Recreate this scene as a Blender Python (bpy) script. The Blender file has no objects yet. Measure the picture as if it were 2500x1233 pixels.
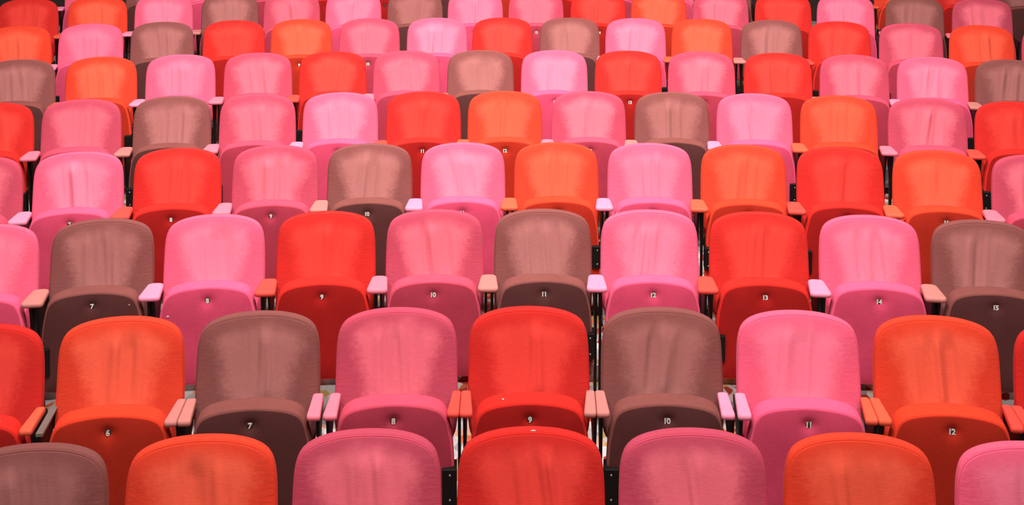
import bpy, bmesh, math, random
from mathutils import Vector, Matrix, noise
random.seed(7)
PI = math.pi
SC = bpy.context.scene
COL = SC.collection

# ------------------------------------------------------------------ layout
# seats in arcs round a centre in front of the stage; colours seen from the stage, left to right
XC, YC = 0.1001, -9.0826
RAD = [12.9722, 13.8821, 15.0688, 16.0268, 16.9695, 17.9193, 18.8759, 19.7703, 20.7203]
FLOOR0 = 2.0475
BACKTOP = [-2.0475, -2.0030, -1.9799, -1.8917, -1.7978, -1.7032, -1.6145, -1.5240, -1.4320]
FLOOR = [z + FLOOR0 for z in BACKTOP]          # tread level under each row, front row at 0
START = [-1.6601, -2.1997, -2.6545, -3.0951, -3.3897, -3.5796, -3.9681, -4.2068, -4.0100]
PITCH = 0.55
BT = 0.98                                       # height of a backrest top over its tread
COLOURS = ["BOPRPOH", "ROBPRBHOR", "HBHRPBHRHB", "PHRPBHOHOROP", "RPBPHROPBHOPR",
           "BOHPRPBHRPRPHB", "OHBROPHRBHOBRPOP", "ROHBPHBHPROPRHBP", "HBHPRRBORPHB--ORB"]
# small shifts along the row (metres), as the seats really stand
SHIFT = {(0, 0): 0.0041, (0, 1): 0.0044, (0, 4): -0.0066, (0, 5): -0.0056, (0, 6): 0.0044, (1, 0): 0.006, (1, 1): 0.003,
         (1, 2): -0.0035, (1, 3): 0.0078, (1, 5): -0.0044, (2, 2): -0.0053, (2, 6): -0.0068, (2, 7): -0.006, (2, 8): -0.0064,
         (2, 9): -0.008, (3, 3): 0.0069, (3, 4): 0.0043, (3, 8): -0.0042, (3, 10): -0.0056, (3, 11): -0.008, (4, 0): 0.004,
         (4, 1): -0.007, (4, 2): 0.0111, (4, 3): 0.0092, (4, 6): -0.0086, (4, 8): 0.003, (4, 9): -0.004, (4, 10): -0.008,
         (4, 11): 0.004, (4, 12): -0.004, (5, 0): -0.0134, (5, 2): 0.0057, (5, 3): 0.0106, (5, 4): 0.0056, (5, 9): -0.0083,
         (5, 13): -0.0087, (6, 0): 0.0041, (6, 3): 0.014, (6, 4): 0.0054, (6, 5): 0.0074, (6, 6): 0.0112, (6, 8): 0.0051,
         (6, 9): -0.004, (6, 10): -0.012, (6, 12): -0.0096, (6, 14): -0.0097, (6, 15): -0.012, (7, 0): -0.02, (7, 2): 0.0056, (7, 3): 0.0222,
         (7, 4): 0.0108, (7, 5): 0.0047, (7, 6): 0.003, (7, 7): -0.007, (7, 8): -0.012, (7, 9): -0.0048, (7, 10): -0.0129,
         (7, 11): -0.0144, (7, 12): -0.016, (7, 13): -0.025, (7, 14): 0.0091, (7, 15): 0.02}
FIRSTNUM = [None, 5, 6, 6, 6, 5, 5, 5, 5]
NAMES = {'R': 'red', 'O': 'orange', 'H': 'hot pink', 'P': 'rose pink', 'B': 'brown'}
ORD = ['first', 'second', 'third', 'fourth', 'fifth', 'sixth', 'seventh', 'eighth', 'ninth', 'tenth', 'eleventh',
       'twelfth', 'thirteenth', 'fourteenth', 'fifteenth', 'sixteenth', 'seventeenth']

# ------------------------------------------------------------------ materials
def srgb(r, g, b):
    f = lambda c: (c / 255 / 12.92) if c / 255 <= .04045 else ((c / 255 + .055) / 1.055) ** 2.4
    return (f(r), f(g), f(b), 1)

class NT:
    def __init__(s, name):
        s.m = bpy.data.materials.new(name); s.m.use_nodes = True
        s.t = s.m.node_tree; s.t.nodes.clear()
        s.out = s.n('ShaderNodeOutputMaterial'); s.b = s.n('ShaderNodeBsdfPrincipled')
        s.l(s.b.outputs[0], s.out.inputs[0])
    def n(s, typ, **kw):
        x = s.t.nodes.new(typ)
        for k, v in kw.items(): setattr(x, k, v)
        return x
    def l(s, a, b): s.t.links.new(a, b)
    def put(s, sock, v):
        if hasattr(v, 'links'): s.l(v, sock)
        else: sock.default_value = v
    def math(s, op, a, b=0.0, c=None, clamp=False):
        x = s.n('ShaderNodeMath', operation=op); x.use_clamp = clamp
        s.put(x.inputs[0], a); s.put(x.inputs[1], b)
        if c is not None: s.put(x.inputs[2], c)
        return x.outputs[0]
    def smooth(s, v, lo, hi):
        x = s.n('ShaderNodeMapRange', interpolation_type='SMOOTHSTEP')
        s.put(x.inputs[0], v); x.inputs[1].default_value = lo; x.inputs[2].default_value = hi
        return x.outputs[0]
    def mix(s, f, a, b, blend='MIX'):
        x = s.n('ShaderNodeMix', data_type='RGBA', blend_type=blend)
        s.put(x.inputs[0], f); s.put(x.inputs[6], a); s.put(x.inputs[7], b)
        return x.outputs[2]
    def noise(s, vec, scale, detail=3, rough=.55):
        x = s.n('ShaderNodeTexNoise'); s.l(vec, x.inputs['Vector'])
        x.inputs['Scale'].default_value = scale; x.inputs['Detail'].default_value = detail
        x.inputs['Roughness'].default_value = rough
        return x.outputs[0]
    def mapping(s, vec, scale, loc=None):
        x = s.n('ShaderNodeMapping'); s.l(vec, x.inputs[0]); x.inputs['Scale'].default_value = scale
        if loc is not None: s.put(x.inputs['Location'], loc)
        return x.outputs[0]

def velvet(name, light, dark, worn, sheen=.25):
    t = NT(name)
    tc = t.n('ShaderNodeTexCoord'); oi = t.n('ShaderNodeObjectInfo')
    ob = tc.outputs['Object']
    rnd = oi.outputs['Random']
    off = t.n('ShaderNodeCombineXYZ')
    t.l(t.math('MULTIPLY', rnd, 37.0), off.inputs[0]); t.l(t.math('MULTIPLY', rnd, 91.0), off.inputs[1]); t.l(t.math('MULTIPLY', rnd, 53.0), off.inputs[2])
    xyz = t.n('ShaderNodeSeparateXYZ'); t.l(ob, xyz.inputs[0])
    x, z = xyz.outputs[0], xyz.outputs[2]
    streak = t.noise(t.mapping(ob, (48, 48, 240), off.outputs[0]), 1.0, 4, .6)     # the lie of the pile, across
    cloud = t.noise(t.mapping(ob, (9, 9, 9), off.outputs[0]), 1.0, 5, .6)
    fine = t.noise(t.mapping(ob, (55, 55, 70), off.outputs[0]), 1.0, 4, .65)
    if worn:
        ax = t.math('ABSOLUTE', x)
        # half width of the rubbed patch: wide at the shoulders, narrow at the waist
        w = t.math('MULTIPLY_ADD', t.math('SUBTRACT', z, .69), .28, .118)
        w = t.math('ADD', w, t.math('MULTIPLY', t.math('SUBTRACT', cloud, .5), .08))
        w = t.math('ADD', w, t.math('MULTIPLY', t.math('SUBTRACT', fine, .5), .055))
        ms = t.smooth(t.math('SUBTRACT', w, ax), -.048, .045)
        top = t.math('ADD', t.math('SUBTRACT', .938, z), t.math('MULTIPLY', t.math('SUBTRACT', cloud, .5), .06))
        top = t.math('SUBTRACT', top, t.math('MULTIPLY', t.math('MULTIPLY', x, x), 1.2))
        mt = t.smooth(top, -.03, .045)
        mask = t.math('MULTIPLY', ms, mt)
        mask = t.math('MULTIPLY', mask, t.math('ADD', .68, t.math('MULTIPLY', t.math('FRACT', t.math('MULTIPLY', rnd, 5.7)), .32)))
        col = t.mix(mask, dark, light)
    else:
        col = t.mix(t.smooth(cloud, .3, .7), dark, light)
    shade = t.math('ADD', .91, t.math('MULTIPLY', streak, .18))
    comb = t.n('ShaderNodeCombineColor')
    for i in range(3): t.l(t.math('ADD', shade, t.math('MULTIPLY', t.math('SUBTRACT', fine, .5), .16)), comb.inputs[i])
    col = t.mix(1.0, col, comb.outputs[0], 'MULTIPLY')
    t.l(col, t.b.inputs['Base Color'])
    t.b.inputs['Roughness'].default_value = .9
    t.b.inputs['Specular IOR Level'].default_value = .12
    t.b.inputs['Sheen Weight'].default_value = sheen
    t.b.inputs['Sheen Roughness'].default_value = .4
    c = light; t.b.inputs['Sheen Tint'].default_value = (min(1, c[0] * 1.1 + .1), min(1, c[1] * 1.2 + .05), min(1, c[2] * 1.2 + .05), 1)
    h = t.math('MULTIPLY', streak, .0004)
    if worn:   # soft upright creases in the stretched cover, different on every seat
        tl = t.math('MULTIPLY', t.math('SUBTRACT', t.math('FRACT', t.math('MULTIPLY', rnd, 17.3)), .5), .3)
        sk = t.n('ShaderNodeCombineXYZ'); t.l(t.math('ADD', x, t.math('MULTIPLY', z, tl)), sk.inputs[0]); t.l(z, sk.inputs[2])
        cr = t.noise(t.mapping(sk.outputs[0], (17, 17, 1.3), off.outputs[0]), 1.0, 1.0, .4)
        cr = t.math('POWER', cr, 1.6)
        cm = t.math('MULTIPLY', t.smooth(t.math('ABSOLUTE', x), .13, .03), t.math('MULTIPLY', t.smooth(z, .60, .70), t.smooth(z, .95, .86)))
        h = t.math('ADD', h, t.math('MULTIPLY', t.math('MULTIPLY', t.math('SUBTRACT', cr, .33), cm), .046))
        fw = t.noise(t.mapping(ob, (30, 30, 90), off.outputs[0]), 1.0, 2, .5)      # fine puckers by the seam
        fm = t.smooth(t.math('ABSOLUTE', x), .15, .22)
        h = t.math('ADD', h, t.math('MULTIPLY', t.math('MULTIPLY', fw, fm), .0012))
    bp = t.n('ShaderNodeBump'); bp.inputs['Strength'].default_value = 1.0; bp.inputs['Distance'].default_value = 1.0
    t.l(h, bp.inputs['Height']); t.l(bp.outputs[0], t.b.inputs['Normal'])
    return t.m

def plain(name, col, rough=.5, metal=0, spec=.4, var=.0):
    t = NT(name)
    tc = t.n('ShaderNodeTexCoord')
    if var:
        nz = t.noise(t.mapping(tc.outputs['Object'], (30, 30, 30)), 1.0, 4)
        d = tuple(c * (1 - var) for c in col[:3]) + (1,)
        t.l(t.mix(nz, d, col), t.b.inputs['Base Color'])
    else: t.b.inputs['Base Color'].default_value = col
    t.b.inputs['Roughness'].default_value = rough; t.b.inputs['Metallic'].default_value = metal
    t.b.inputs['Specular IOR Level'].default_value = spec
    return t.m

def lin(r, g, b): return (r, g, b, 1)
PAL = {  # rubbed patch, unrubbed pile (deepened to hold the shade beside the armrests), armrest
    'H': (lin(.88, .205, .310), lin(.75, .102, .185), lin(.80, .240, .370)),
    'P': (lin(.80, .155, .210), lin(.455, .058, .100), lin(.78, .175, .240)),
    'R': (lin(.78, .058, .044), lin(.53, .021, .017), lin(.70, .066, .048)),
    'O': (lin(.84, .118, .064), lin(.64, .047, .022), lin(.72, .098, .050)),
    'B': (lin(.40, .148, .138), lin(.205, .063, .058), lin(.50, .180, .160)),
}
UNDER_SHADED = {'H': lin(.56, .055, .120), 'P': lin(.36, .034, .062), 'R': lin(.31, .009, .0075), 'O': lin(.38, .021, .009), 'B': lin(.080, .024, .023)}  # pan cloth darkened: the shade on the tipped-up underside is in the colour
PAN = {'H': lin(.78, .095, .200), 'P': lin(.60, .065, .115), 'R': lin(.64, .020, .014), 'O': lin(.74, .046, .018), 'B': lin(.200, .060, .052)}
MV, MP, MA, MU = {}, {}, {}, {}
for k, (a, b, c) in PAL.items():
    nm = NAMES[k].replace(' ', '_')
    MV[k] = velvet('velvet_rubbed_' + nm, a, b, True)
    q = PAN[k]
    MP[k] = velvet('velvet_' + nm, q, tuple(v * .92 for v in q[:3]) + (1,), False)
    MU[k] = velvet('velvet_underside_shaded_' + nm, UNDER_SHADED[k], tuple(v * .9 for v in UNDER_SHADED[k][:3]) + (1,), False, .12)
    MA[k] = plain('armrest_vinyl_' + nm, c, .7, 0, .12, .06)
M_BLACK = plain('black_steel', lin(.005, .004, .004), .55, 0, .18)
M_BARE = plain('bare_bracket_metal', lin(.22, .17, .15), .55, .3, .4, .2)
M_SCREW = plain('zinc_screw', lin(.55, .5, .48), .35, .9)
M_DISC = plain('button_grey', lin(.035, .03, .03), .5)
M_NUM = plain('numeral_ivory', lin(.82, .74, .68), .6)
M_LINT = plain('paper_white', lin(.62, .42, .38), .9)

def carpet():
    t = NT('patterned_carpet')
    tc = t.n('ShaderNodeTexCoord'); ob = tc.outputs['Object']
    wob = t.noise(t.mapping(ob, (14, 14, 14)), 1.0, 2)
    v = t.n('ShaderNodeTexVoronoi'); v.inputs['Scale'].default_value = 1.0
    t.l(t.mapping(ob, (24, 15, 15)), v.inputs['Vector'])
    sp = t.n('ShaderNodeSeparateColor'); t.l(v.outputs['Color'], sp.inputs[0])
    r = t.n('ShaderNodeValToRGB'); r.color_ramp.interpolation = 'CONSTANT'
    stops = [(0, (.36, .33, .33)), (.34, (.46, .43, .43)), (.55, (.44, .10, .04)), (.66, (.34, .22, .07)), (.74, (.22, .20, .20)),
             (.84, (.28, .03, .02)), (.92, (.48, .26, .18))]
    e = r.color_ramp.elements
    e[0].position = 0; e[0].color = stops[0][1] + (1,); e[1].position = stops[1][0]; e[1].color = stops[1][1] + (1,)
    for p, c in stops[2:]:
        x = e.new(p); x.color = c + (1,)
    t.l(sp.outputs[0], r.inputs[0])
    f = t.noise(t.mapping(ob, (400, 400, 400)), 1.0, 2)
    sh = t.math('ADD', .75, t.math('MULTIPLY', f, .5))
    cb = t.n('ShaderNodeCombineColor')
    for i in range(3): t.l(sh, cb.inputs[i])
    t.l(t.mix(1.0, r.outputs[0], cb.outputs[0], 'MULTIPLY'), t.b.inputs['Base Color'])
    t.b.inputs['Roughness'].default_value = .95; t.b.inputs['Specular IOR Level'].default_value = .1
    bp = t.n('ShaderNodeBump'); bp.inputs['Strength'].default_value = .3; bp.inputs['Distance'].default_value = .004
    t.l(f, bp.inputs['Height']); t.l(bp.outputs[0], t.b.inputs['Normal'])
    return t.m
M_CARPET = carpet()

# ------------------------------------------------------------------ mesh helpers
def mesh_from(name, bm, mat, smooth=True):
    bmesh.ops.recalc_face_normals(bm, faces=bm.faces)
    me = bpy.data.meshes.new(name); bm.to_mesh(me); bm.free()
    me.materials.append(mat)
    if smooth:
        for p in me.polygons: p.use_smooth = True
    return me

def rings_to_bm(rings, cap0=True, cap1=True):
    bm = bmesh.new()
    R = [[bm.verts.new(p) for p in r] for r in rings]
    n = len(rings[0])
    for a, b in zip(R, R[1:]):
        for i in range(n):
            bm.faces.new((a[i], a[(i + 1) % n], b[(i + 1) % n], b[i]))
    if cap0: bm.faces.new(R[0][::-1])
    if cap1: bm.faces.new(R[-1])
    return bm

def box(bm, x0, x1, y0, y1, z0, z1, bev=0.0):
    m = Matrix.Translation(((x0 + x1) / 2, (y0 + y1) / 2, (z0 + z1) / 2)) @ Matrix.Diagonal((x1 - x0, y1 - y0, z1 - z0, 1))
    g = bmesh.ops.create_cube(bm, size=1, matrix=m)
    if bev:
        es = list({e for v in g['verts'] for e in v.link_edges})
        bmesh.ops.bevel(bm, geom=es, offset=bev, segments=2, affect='EDGES', profile=.5)

def tube(bm, pts, r, n=6, closed=True):
    N = len(pts); rs = []
    for i, p in enumerate(pts):
        a = pts[(i - 1) % N]; b = pts[(i + 1) % N]
        t = (Vector(b) - Vector(a)).normalized()
        u = t.cross(Vector((0, 1, 0)))
        u = u.normalized() if u.length > 1e-4 else Vector((1, 0, 0))
        w = t.cross(u).normalized()
        rs.append([bm.verts.new(Vector(p) + u * r * math.cos(2 * PI * k / n) + w * r * math.sin(2 * PI * k / n)) for k in range(n)])
    for i in range(N if closed else N - 1):
        a, b = rs[i], rs[(i + 1) % N]
        for k in range(n): bm.faces.new((a[k], a[(k + 1) % n], b[(k + 1) % n], b[k]))

def smooth_outline(half, n=72):
    """half: right half from top centre to bottom centre; Catmull-Rom sampled, mirrored -> closed list of (x, v)"""
    P = [(-half[1][0], half[1][1])] + half + [(-half[-2][0], half[-2][1])]
    L = []
    for i in range(1, len(P) - 2):
        p0, p1, p2, p3 = P[i - 1:i + 3]
        for k in range(8):
            t = k / 8
            L.append(tuple(.5 * (2 * p1[j] + (p2[j] - p0[j]) * t + (2 * p0[j] - 5 * p1[j] + 4 * p2[j] - p3[j]) * t * t + (3 * p1[j] - p0[j] - 3 * p2[j] + p3[j]) * t ** 3) for j in (0, 1)))
    L.append(half[-1])
    # resample evenly
    d = [0]
    for a, b in zip(L, L[1:]): d.append(d[-1] + math.hypot(b[0] - a[0], b[1] - a[1]))
    m = n // 2; out = []
    for k in range(m + 1):
        s = d[-1] * k / m; j = 0
        while j < len(d) - 2 and d[j + 1] < s: j += 1
        f = (s - d[j]) / max(1e-9, d[j + 1] - d[j])
        out.append((L[j][0] + (L[j + 1][0] - L[j][0]) * f, L[j][1] + (L[j + 1][1] - L[j][1]) * f))
    return out + [(-x, v) for x, v in out[-2:0:-1]]

TILT = math.radians(11.5)
def bpt(x, v, d):
    """backrest space -> seat space. v measured down the back from the top, d depth behind the front plane"""
    y = .004 + d - .32 * x * x - .12 * v - .35 * v * v
    z = BT - .005 - v * .975 + d * .06
    return (x, y, z)

BACK_HALF = [(0, 0), (.06, .0021), (.104, .0064), (.15, .0152), (.182, .0255), (.207, .0385), (.226, .0565), (.2385, .0835), (.246, .120),
             (.2495, .174), (.251, .25), (.2515, .34), (.249, .42), (.240, .467), (.215, .499), (.17, .514), (.08, .521), (0, .522)]
def backrest_meshes(mat):
    O = [(x * .989, v) for x, v in smooth_outline(BACK_HALF, 96)]
    cx, cv = 0, .26
    def inset(k):
        # shrink towards the spine so that rings stay parallel to the edge
        res = []
        for x, v in O:
            res.append((x * (1 - k / .25), v + (cv - v) * (k / .265)))
        return res
    T = .075
    rings = []
    # front centre to seam
    for k in (.235, .20, .165, .13, .10, .075, .052, .034, .020, .012, .008):
        s = 1 - k / .25
        crown = -.024 * (1 - s ** 5)
        rings.append([bpt(x, v, crown) for x, v in inset(k)])
    rings.append([bpt(x, v, .0035) for x, v in inset(.0065)])      # seam groove
    rings.append([bpt(x, v, .0045) for x, v in inset(.0045)])
    for k, d in ((.0022, .006), (.0006, .011), (0, .018), (0, .027), (.0008, .034), (.003, .040), (.008, .0445), (.016, .047)):
        rings.append([bpt(x, v, d) for x, v in inset(k)])
    for k in (.05, .11, .18, .235): rings.append([bpt(x, v, .049) for x, v in inset(k)])
    me = mesh_from('backrest', rings_to_bm(rings), mat)
    bm = bmesh.new(); tube(bm, [bpt(x, v, .0005) for x, v in inset(.0068)], .0030, 6)
    return me, mesh_from('piping', bm, mat)

PAN_HALF = [(0, 0), (.06, .002), (.11, .0075), (.15, .016), (.18, .028), (.198, .044), (.2095, .067), (.218, .100), (.229, .16), (.236, .27), (.240, .37),
            (.241, .43), (.238, .455), (.225, .466), (.15, .470), (0, .470)]
PTILT = math.radians(4.0)
PTOP = .731
BTN = (0, .066)      # button: x, distance below the pan top
def ppt(x, v, d):
    """seat pan tipped up: v down from its top edge, d behind its outer face"""
    y = -.306 - v * math.sin(PTILT) + d * math.cos(PTILT)
    return (x, y, PTOP - v * math.cos(PTILT) + d * .09)
def pan_mesh(mat, under):
    O = smooth_outline(PAN_HALF, 96)
    cv = .235
    def inset(k): return [(x * (1 - k / .23), v + (cv - v) * (k / .24)) for x, v in O]
    def face(x, v, s):
        d = -.016 * (1 - s ** 4)
        r2 = (x - BTN[0]) ** 2 + (v - BTN[1]) ** 2
        return d + .013 * math.exp(-r2 / (2 * .016 ** 2)) + .004 * math.exp(-r2 / (2 * .04 ** 2))
    rings = []
    ks = [.215, .20, .185, .17, .155, .14, .125, .112, .10, .09, .08, .071, .062, .055, .048, .041, .034, .027, .02, .014, .009]
    for k in ks:
        s = 1 - k / .23
        rings.append([ppt(x, v, face(x, v, s)) for x, v in inset(k)])
    for k, d in ((.0055, .0002), (.0032, .0012), (.0015, .0034), (.0004, .009), (0, .018), (0, .034), (0, .056), (.001, .070), (.004, .082), (.01, .091), (.02, .096)):
        rings.append([ppt(x, v, d) for x, v in inset(k)])
    for k in (.06, .12, .2): rings.append([ppt(x, v, .099) for x, v in inset(k)])
    me = mesh_from('seat_pan', rings_to_bm(rings), mat)
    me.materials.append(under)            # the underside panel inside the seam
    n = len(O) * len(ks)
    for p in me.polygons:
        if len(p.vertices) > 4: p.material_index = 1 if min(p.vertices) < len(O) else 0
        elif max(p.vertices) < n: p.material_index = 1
    return me

def pad_mesh(mat, xb0, xb1, xf0, xf1, rb, rf, name='armrest'):
    """padded armrest: trapezoid with rounded ends. back edge xb0..xb1 at y=-.115, front xf0..xf1 at y=-.318"""
    yb, yf = -.104, -.322
    quad = [(xb0, yb, rb), (xb1, yb, rb), (xf1, yf, rf), (xf0, yf, rf)]
    pts = []
    for i in range(4):
        p = Vector(quad[i][:2]); a = Vector(quad[i - 1][:2]); b = Vector(quad[(i + 1) % 4][:2]); r = quad[i][2]
        da = (a - p).normalized(); db = (b - p).normalized()
        ang = da.angle(db); dist = r / math.tan(ang / 2)
        s, e = p + da * dist, p + db * dist
        for k in range(9):
            t = k / 8; pts.append((s * (1 - t) ** 2 + p * 2 * t * (1 - t) + e * t * t))
    c = sum(pts, Vector((0, 0))) / len(pts)
    def ring(k, z):
        res = []
        for p in pts:
            d = (p - c); q = c + d * max(0, 1 - k / max(.02, d.length))
            res.append((q.x, q.y, z + .012 * (yb - q.y) / (yb - yf)))
        return res
    z1 = .687
    rings = [ring(.02, z1 - .024), ring(.006, z1 - .024), ring(.0015, z1 - .020), ring(0, z1 - .014), ring(.0012, z1 - .008), ring(.004, z1 - .0035), ring(.009, z1 - .0008), ring(.017, z1 + .0008), ring(.028, z1 + .0015)]
    return mesh_from(name, rings_to_bm(rings), mat)

def prism_x(bm, prof, x0, x1, bev=0):
    a = [bm.verts.new((x0, y, z)) for y, z in prof]; b = [bm.verts.new((x1, y, z)) for y, z in prof]
    n = len(prof)
    fs = [bm.faces.new(a), bm.faces.new(b[::-1])]
    for i in range(n): fs.append(bm.faces.new((a[i], b[i], b[(i + 1) % n], a[(i + 1) % n])))

def post_mesh(x, side):
    bm = bmesh.new()
    prof = [(-.300, .667), (-.06, .654), (-.055, .635), (-.12, .60), (-.19, .53), (-.215, .43), (-.215, .04), (-.11, .018), (-.11, 0), (-.31, 0), (-.31, .02), (-.268, .05), (-.268, .52), (-.288, .62)]
    prism_x(bm, prof, x - .006, x + .006)
    return mesh_from('side_post', bm, M_BLACK, False)

def foot_mesh(x, side):
    bm = bmesh.new()
    box(bm, min(x, x - side * .05), max(x, x - side * .05), -.16, -.09, 0, .028, .005)
    return mesh_from('foot_plate', bm, M_BLACK, False)

def hinge_mesh(side, front):
    bm = bmesh.new()
    z0, z1, x0, x1 = (.335, .485, .188, .2455) if front else (.352, .482, .194, .2455)
    yv = (PTOP - (z0 + z1) / 2)
    y = -.306 - yv * math.sin(PTILT)
    xs = sorted((side * x0, side * x1))
    box(bm, xs[0], xs[1], y - .022, y + .06, z0, z1, .004)
    me = mesh_from('hinge_plate', bm, M_BLACK, False)
    bs = bmesh.new()
    return me, [(side * (x0 + .030), y - .022, z) for z in (z0 + .028, z1 - .022)]

def screw_mesh(p):
    bm = bmesh.new()
    bmesh.ops.create_cone(bm, cap_ends=True, segments=12, radius1=.0045, radius2=.0035, depth=.003, matrix=Matrix.Translation(p) @ Matrix.Rotation(PI / 2, 4, 'X'))
    return mesh_from('screw', bm, M_SCREW)

BTP = ppt(BTN[0], BTN[1], .0)
def button_mesh():
    bm = bmesh.new()
    # shallow domed disc facing the stage
    prof = [(.0126, .004), (.0126, -.001), (.0115, -.0028), (.009, -.0034), (.002, -.0036)]
    n = 24; rings = [[(BTP[0] + r * math.cos(2 * PI * k / n), BTP[1] + .002 + d, BTP[2] + r * math.sin(2 * PI * k / n)) for k in range(n)] for r, d in prof]
    return mesh_from('number_button', rings_to_bm(rings), M_DISC)

_num = {}
def numeral_mesh(txt):
    if txt in _num: return _num[txt]
    cu = bpy.data.curves.new('numeral', 'FONT'); cu.body = txt; cu.size = .0305; cu.align_x = 'CENTER'; cu.align_y = 'CENTER'
    cu.offset = .0011; cu.extrude = .0006; cu.resolution_u = 3
    if len(txt) > 1: cu.space_character = .88
    o = bpy.data.objects.new('numeral_tmp', cu); COL.objects.link(o)
    bpy.context.view_layer.update()
    me = bpy.data.meshes.new_from_object(o.evaluated_get(bpy.context.evaluated_depsgraph_get()))
    bpy.data.objects.remove(o); bpy.data.curves.remove(cu)
    xs = [v.co.x for v in me.vertices]; ys = [v.co.y for v in me.vertices]
    cx, cy = (min(xs) + max(xs)) / 2, (min(ys) + max(ys)) / 2
    for v in me.vertices:
        x, y, z = v.co.x - cx, v.co.y - cy, v.co.z
        v.co = (BTP[0] + x, BTP[1] - .0026 - z, BTP[2] + y)
    me.materials.clear(); me.materials.append(M_NUM)
    me.name = 'numeral'
    _num[txt] = me
    return me

# ------------------------------------------------------------------ objects
def put(name, me, parent=None):
    o = bpy.data.objects.new(name, me); COL.objects.link(o)
    if parent is not None: o.parent = parent
    return o

MESH = {}
for k in PAL:
    b, p = backrest_meshes(MV[k]); p.materials[0] = MP[k]
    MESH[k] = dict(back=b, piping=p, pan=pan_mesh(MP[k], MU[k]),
                   pad=pad_mesh(MA[k], -.312, -.236, -.3265, -.2215, .036, .025),
                   padl=pad_mesh(MA[k], -.3095, -.2753, -.3250, -.2753, .016, .014), padr=pad_mesh(MA[k], -.2747, -.2360, -.2747, -.2225, .016, .014),
                   padl2=pad_mesh(MA[k], -.332, -.290, -.335, -.2805, .018, .015), padr2=pad_mesh(MA[k], -.262, -.220, -.2725, -.217, .018, .015))
POST = {s: post_mesh(s * .2555, s) for s in (-1, 1)}
FOOT = {s: foot_mesh(s * .2500, s) for s in (-1, 1)}
HINGE = {(s, f): hinge_mesh(s, f) for s in (-1, 1) for f in (0, 1)}
SCREW = {(s, f): [screw_mesh(p) for p in HINGE[(s, f)][1]] for s in (-1, 1) for f in (0, 1)}
BUTTON = button_mesh()
bm = bmesh.new(); prism_x(bm, [(-.318, .681), (-.08, .673), (-.08, .667), (-.318, .669)], -.262, -.236); BRACKET = mesh_from('bare_bracket', bm, M_BARE, False)

GROUP = 'velvet tip-up seats in curved rows'
ROWNAME = ['front row', 'second row', 'third row', 'fourth row', 'fifth row', 'sixth row', 'seventh row', 'eighth row', 'back row']
SHOWN = {(1, i) for i in range(1, 8)} | {(2, i) for i in range(1, 10)} | {(3, i) for i in (1, 2, 3)} | {(4, 5), (4, 6)}

def label_for(r, i):
    row = COLOURS[r]; c = NAMES[row[i]]; n = len(row)
    R = ROWNAME[r]
    if (r, i) in SHOWN:
        return f"{c} velvet tip-up seat with number {FIRSTNUM[r] + i} button in the {R}"
    if i == 0 and r < 8: return f"{c} velvet tip-up seat cut off by left picture edge in the {R}"
    if i == n - 1 and r < 8: return f"{c} velvet tip-up seat cut off by right picture edge in the {R}"
    if r == 8:      # only seen through the gaps of the row before it
        g = {0: 'RO', 1: 'OH', 2: 'HB', 3: 'BP', 4: 'PH', 5: 'HB', 6: 'BH', 7: 'HP', 8: 'PR', 9: 'RO', 10: 'OP', 11: 'PR', 14: 'HB', 15: 'BP'}.get(i)
        if g is None: return f"{c} velvet seat of the back row glimpsed at the right picture edge"
        return f"{c} velvet seat of the back row glimpsed between {NAMES[g[0]]} and {NAMES[g[1]]} seats ahead"
    trip = lambda j: (row[j - 1] if j > 0 else '', row[j], row[j + 1] if j < n - 1 else '')
    t = trip(i)
    a, b = NAMES[row[i - 1]], NAMES[row[i + 1]]
    if sum(1 for j in range(1, n - 1) if trip(j) == t) == 1 and (len(a.split()) + len(b.split()) + len(c.split())) <= 5:
        return f"{c} velvet seat, {a} one on its left, {b} on its right, {R}"
    return f"{c} velvet tip-up seat, {ORD[i]} from left in the {R}"

cache = {}
def make_seat(r, i):
    k = COLOURS[r][i]; M = MESH[k]
    th = (START[r] + i * PITCH + SHIFT.get((r, i), 0)) / RAD[r]
    t = bpy.data.objects.new('theatre_seat', None); COL.objects.link(t)
    t.empty_display_size = .2
    t.location = (XC + RAD[r] * math.sin(th), YC + RAD[r] * math.cos(th), FLOOR[r])
    t.rotation_euler = (0, 0, -th)
    t['label'] = label_for(r, i); t['category'] = 'seat'; t['group'] = GROUP
    b = put('backrest', M['back'], t); put('piping', M['piping'], b)
    put('seat_pan', M['pan'], t)
    nb = put('number_button', BUTTON, t)
    if FIRSTNUM[r] is not None:
        num = FIRSTNUM[r] + i
        if r < 8: put('numeral', numeral_mesh(str(num)), nb)
    f = 1 if r < 2 else 0
    for s in (-1, 1):
        p = put('side_post', POST[s], t)
        put('foot_plate', FOOT[s], p)
        h = put('hinge_plate', HINGE[(s, f)][0], t)
        if r < 5:
            for sm in SCREW[(s, f)]: put('screw', sm, h)
    if r < 2:
        spread = (r == 1 and i in (3, 6))
        if r == 1 and i == 1:
            put('armrest', M['padl'], t); o = put('armrest_bracket', BRACKET, t); o['label'] = 'bare metal armrest bracket with its pad missing'
        else:
            put('armrest', M['padl2' if spread else 'padl'], t); put('armrest', M['padr2' if spread else 'padr'], t)
    else:
        put('armrest', M['pad'], t)
    return t

SEATS = {}
for r in range(9):
    for i, ch in enumerate(COLOURS[r]):
        if ch != '-': SEATS[(r, i)] = make_seat(r, i)

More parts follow.
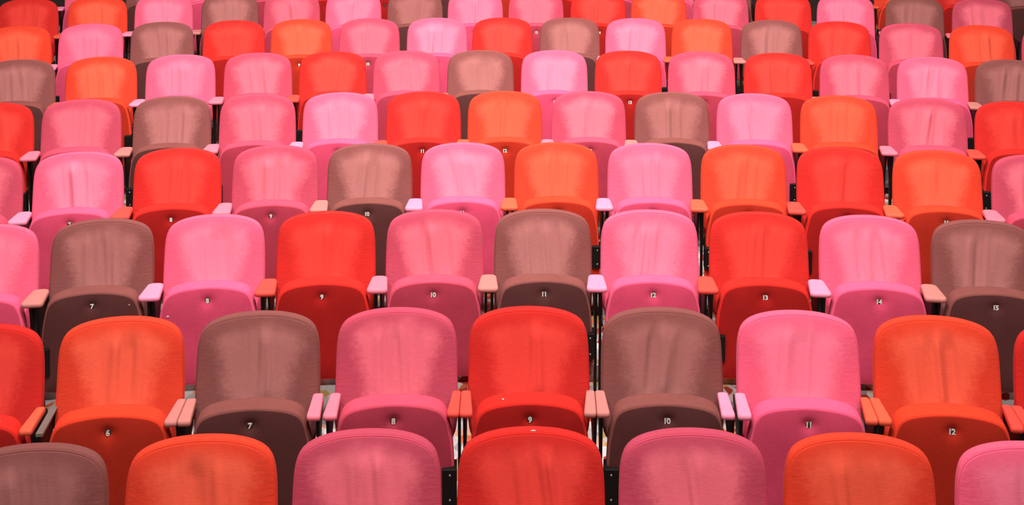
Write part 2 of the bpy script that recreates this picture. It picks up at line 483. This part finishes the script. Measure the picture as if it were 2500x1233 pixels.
# ------------------------------------------------------------------ the raked floor: one tread per row
bm = bmesh.new()
prof = []
for r in range(9):
    front = RAD[r] - (RAD[r] - RAD[r - 1] - .16 if r else 3.2)
    prof.append((front, FLOOR[r])); prof.append((RAD[r] + .16, FLOOR[r]))
prof.append((RAD[8] + .16, FLOOR[8] + .09)); prof.append((RAD[8] + 2.5, FLOOR[8] + .09))
N = 64; A = math.radians(27)
rows = []
for k in range(N + 1):
    a = -A + 2 * A * k / N
    rows.append([bm.verts.new((XC + q * math.sin(a), YC + q * math.cos(a), z)) for q, z in prof])
for a, b in zip(rows, rows[1:]):
    for j in range(len(prof) - 1): bm.faces.new((a[j], a[j + 1], b[j + 1], b[j]))
bw = bmesh.new()
wr = RAD[8] + 2.5; va = [[bw.verts.new((XC + wr * math.sin(-A + 2 * A * k / N), YC + wr * math.cos(-A + 2 * A * k / N), z)) for z in (FLOOR[8] + .09, 8.0)] for k in range(N + 1)]
for p, q in zip(va, va[1:]): bw.faces.new((p[0], q[0], q[1], p[1]))
wl = put('wall_back', mesh_from('wall_back', bw, plain('dark_plaster', lin(.05, .03, .028), .9, 0, .1), False)); wl['kind'] = 'structure'
fl = put('floor', mesh_from('floor', bm, M_CARPET, False)); fl['kind'] = 'structure'

# ------------------------------------------------------------------ scraps of paper lying about on the seats
def scrap(r, i, start, way, size, label):
    t = SEATS[(r, i)]; bpy.context.view_layer.update()
    p = t.matrix_world @ Vector(start); d = t.matrix_world.to_3x3() @ Vector(way)
    ok, hit, nor, *_ = SC.ray_cast(bpy.context.evaluated_depsgraph_get(), p, d, distance=1.5)
    if not ok: return
    rnd = random.Random(label); bm = bmesh.new()
    bmesh.ops.create_icosphere(bm, subdivisions=2, radius=1)
    for v in bm.verts:
        v.co *= rnd.uniform(.75, 1.15); v.co.x *= size[0]; v.co.y *= size[1]; v.co.z *= size[2]
    o = put('paper_scrap', mesh_from('paper_scrap', bm, M_LINT))
    o.rotation_euler = nor.to_track_quat('Z', 'Y').to_euler(); o.location = hit + nor * size[2] * .3
    o['label'] = label; o['category'] = 'paper scrap'; o['group'] = 'paper scraps on the seats'
scrap(0, 3, (.008, .012, 1.3), (0, 0, -1), (.010, .0035, .002), 'small white paper scrap on top edge of the red front row seat')
scrap(1, 4, (-.105, -.27, 1.2), (0, 0, -1), (.006, .004, .002), 'small pale paper scrap on top of red seat with number 9')
scrap(1, 0, (.135, -.28, 1.2), (0, 0, -1), (.005, .004, .002), 'tiny pale paper scrap on red seat cut off by left picture edge')
scrap(2, 1, (.17, -1.2, .665), (0, 1, 0), (.0035, .003, .0015), 'tiny white paper speck on underside of brown seat with number 7')
scrap(2, 2, (-.185, -1.2, .60), (0, 1, 0), (.007, .005, .002), 'small white paper scrap on underside of hot pink seat with number 8')

# ------------------------------------------------------------------ house lights and a little room light
def area(name, loc, target, size, power, col=(1, .93, .88), spread=PI):
    L = bpy.data.lights.new(name, 'AREA'); L.shape = 'DISK'; L.size = size; L.energy = power; L.color = col; L.spread = spread
    o = bpy.data.objects.new(name, L); COL.objects.link(o); o.location = loc
    o.rotation_euler = (Vector(target) - Vector(loc)).to_track_quat('-Z', 'Y').to_euler()
    return o
for ly, aim, lp in ((1.1, 4.1, 39), (4.0, 6.7, 83), (6.9, 9.9, 98)):
    for lx in (-2.3, 0, 2.3):
        k = 1.3 if lx == 0 else (.85 if ly > 5 else 1)
        area('house_light', (lx, ly, 6.8), (lx * .95, aim, .6), 1.0, lp * k, spread=math.radians(105))

W = bpy.data.worlds.new('room'); SC.world = W; W.use_nodes = True
W.node_tree.nodes['Background'].inputs[0].default_value = (1, .86, .84, 1)
W.node_tree.nodes['Background'].inputs[1].default_value = .07

# ------------------------------------------------------------------ camera
f_px, pit, yaw, roll = 2927.57, 0.0803565, 0.0060739, -0.0014519
cy, sy, cp, sp, cr, sr = math.cos(yaw), math.sin(yaw), math.cos(pit), math.sin(pit), math.cos(roll), math.sin(roll)
fw = Vector((sy * cp, cy * cp, -sp)); rt = Vector((cy, -sy, 0)); up = Vector((sy * sp, cy * sp, cp))
rt2 = rt * cr - up * sr; up2 = rt * sr + up * cr
cam = bpy.data.cameras.new('camera'); co = bpy.data.objects.new('camera', cam); COL.objects.link(co)
m = Matrix((rt2, up2, -fw)).transposed().to_4x4(); m.translation = (0, 0, FLOOR0 + BT)
co.matrix_world = m
cam.sensor_width = 36; cam.lens = f_px / 2500 * 36; cam.clip_start = .05; cam.shift_y = -(616.5 + 200.1) / 2500   # the view is the lower part of what the level lens covers
SC.camera = co

vs = SC.view_settings
SC.display_settings.display_device = 'sRGB'
vs.view_transform = 'Standard'; vs.look = 'None'; vs.gamma = 1; vs.use_curve_mapping = False
vs.exposure = 0.0
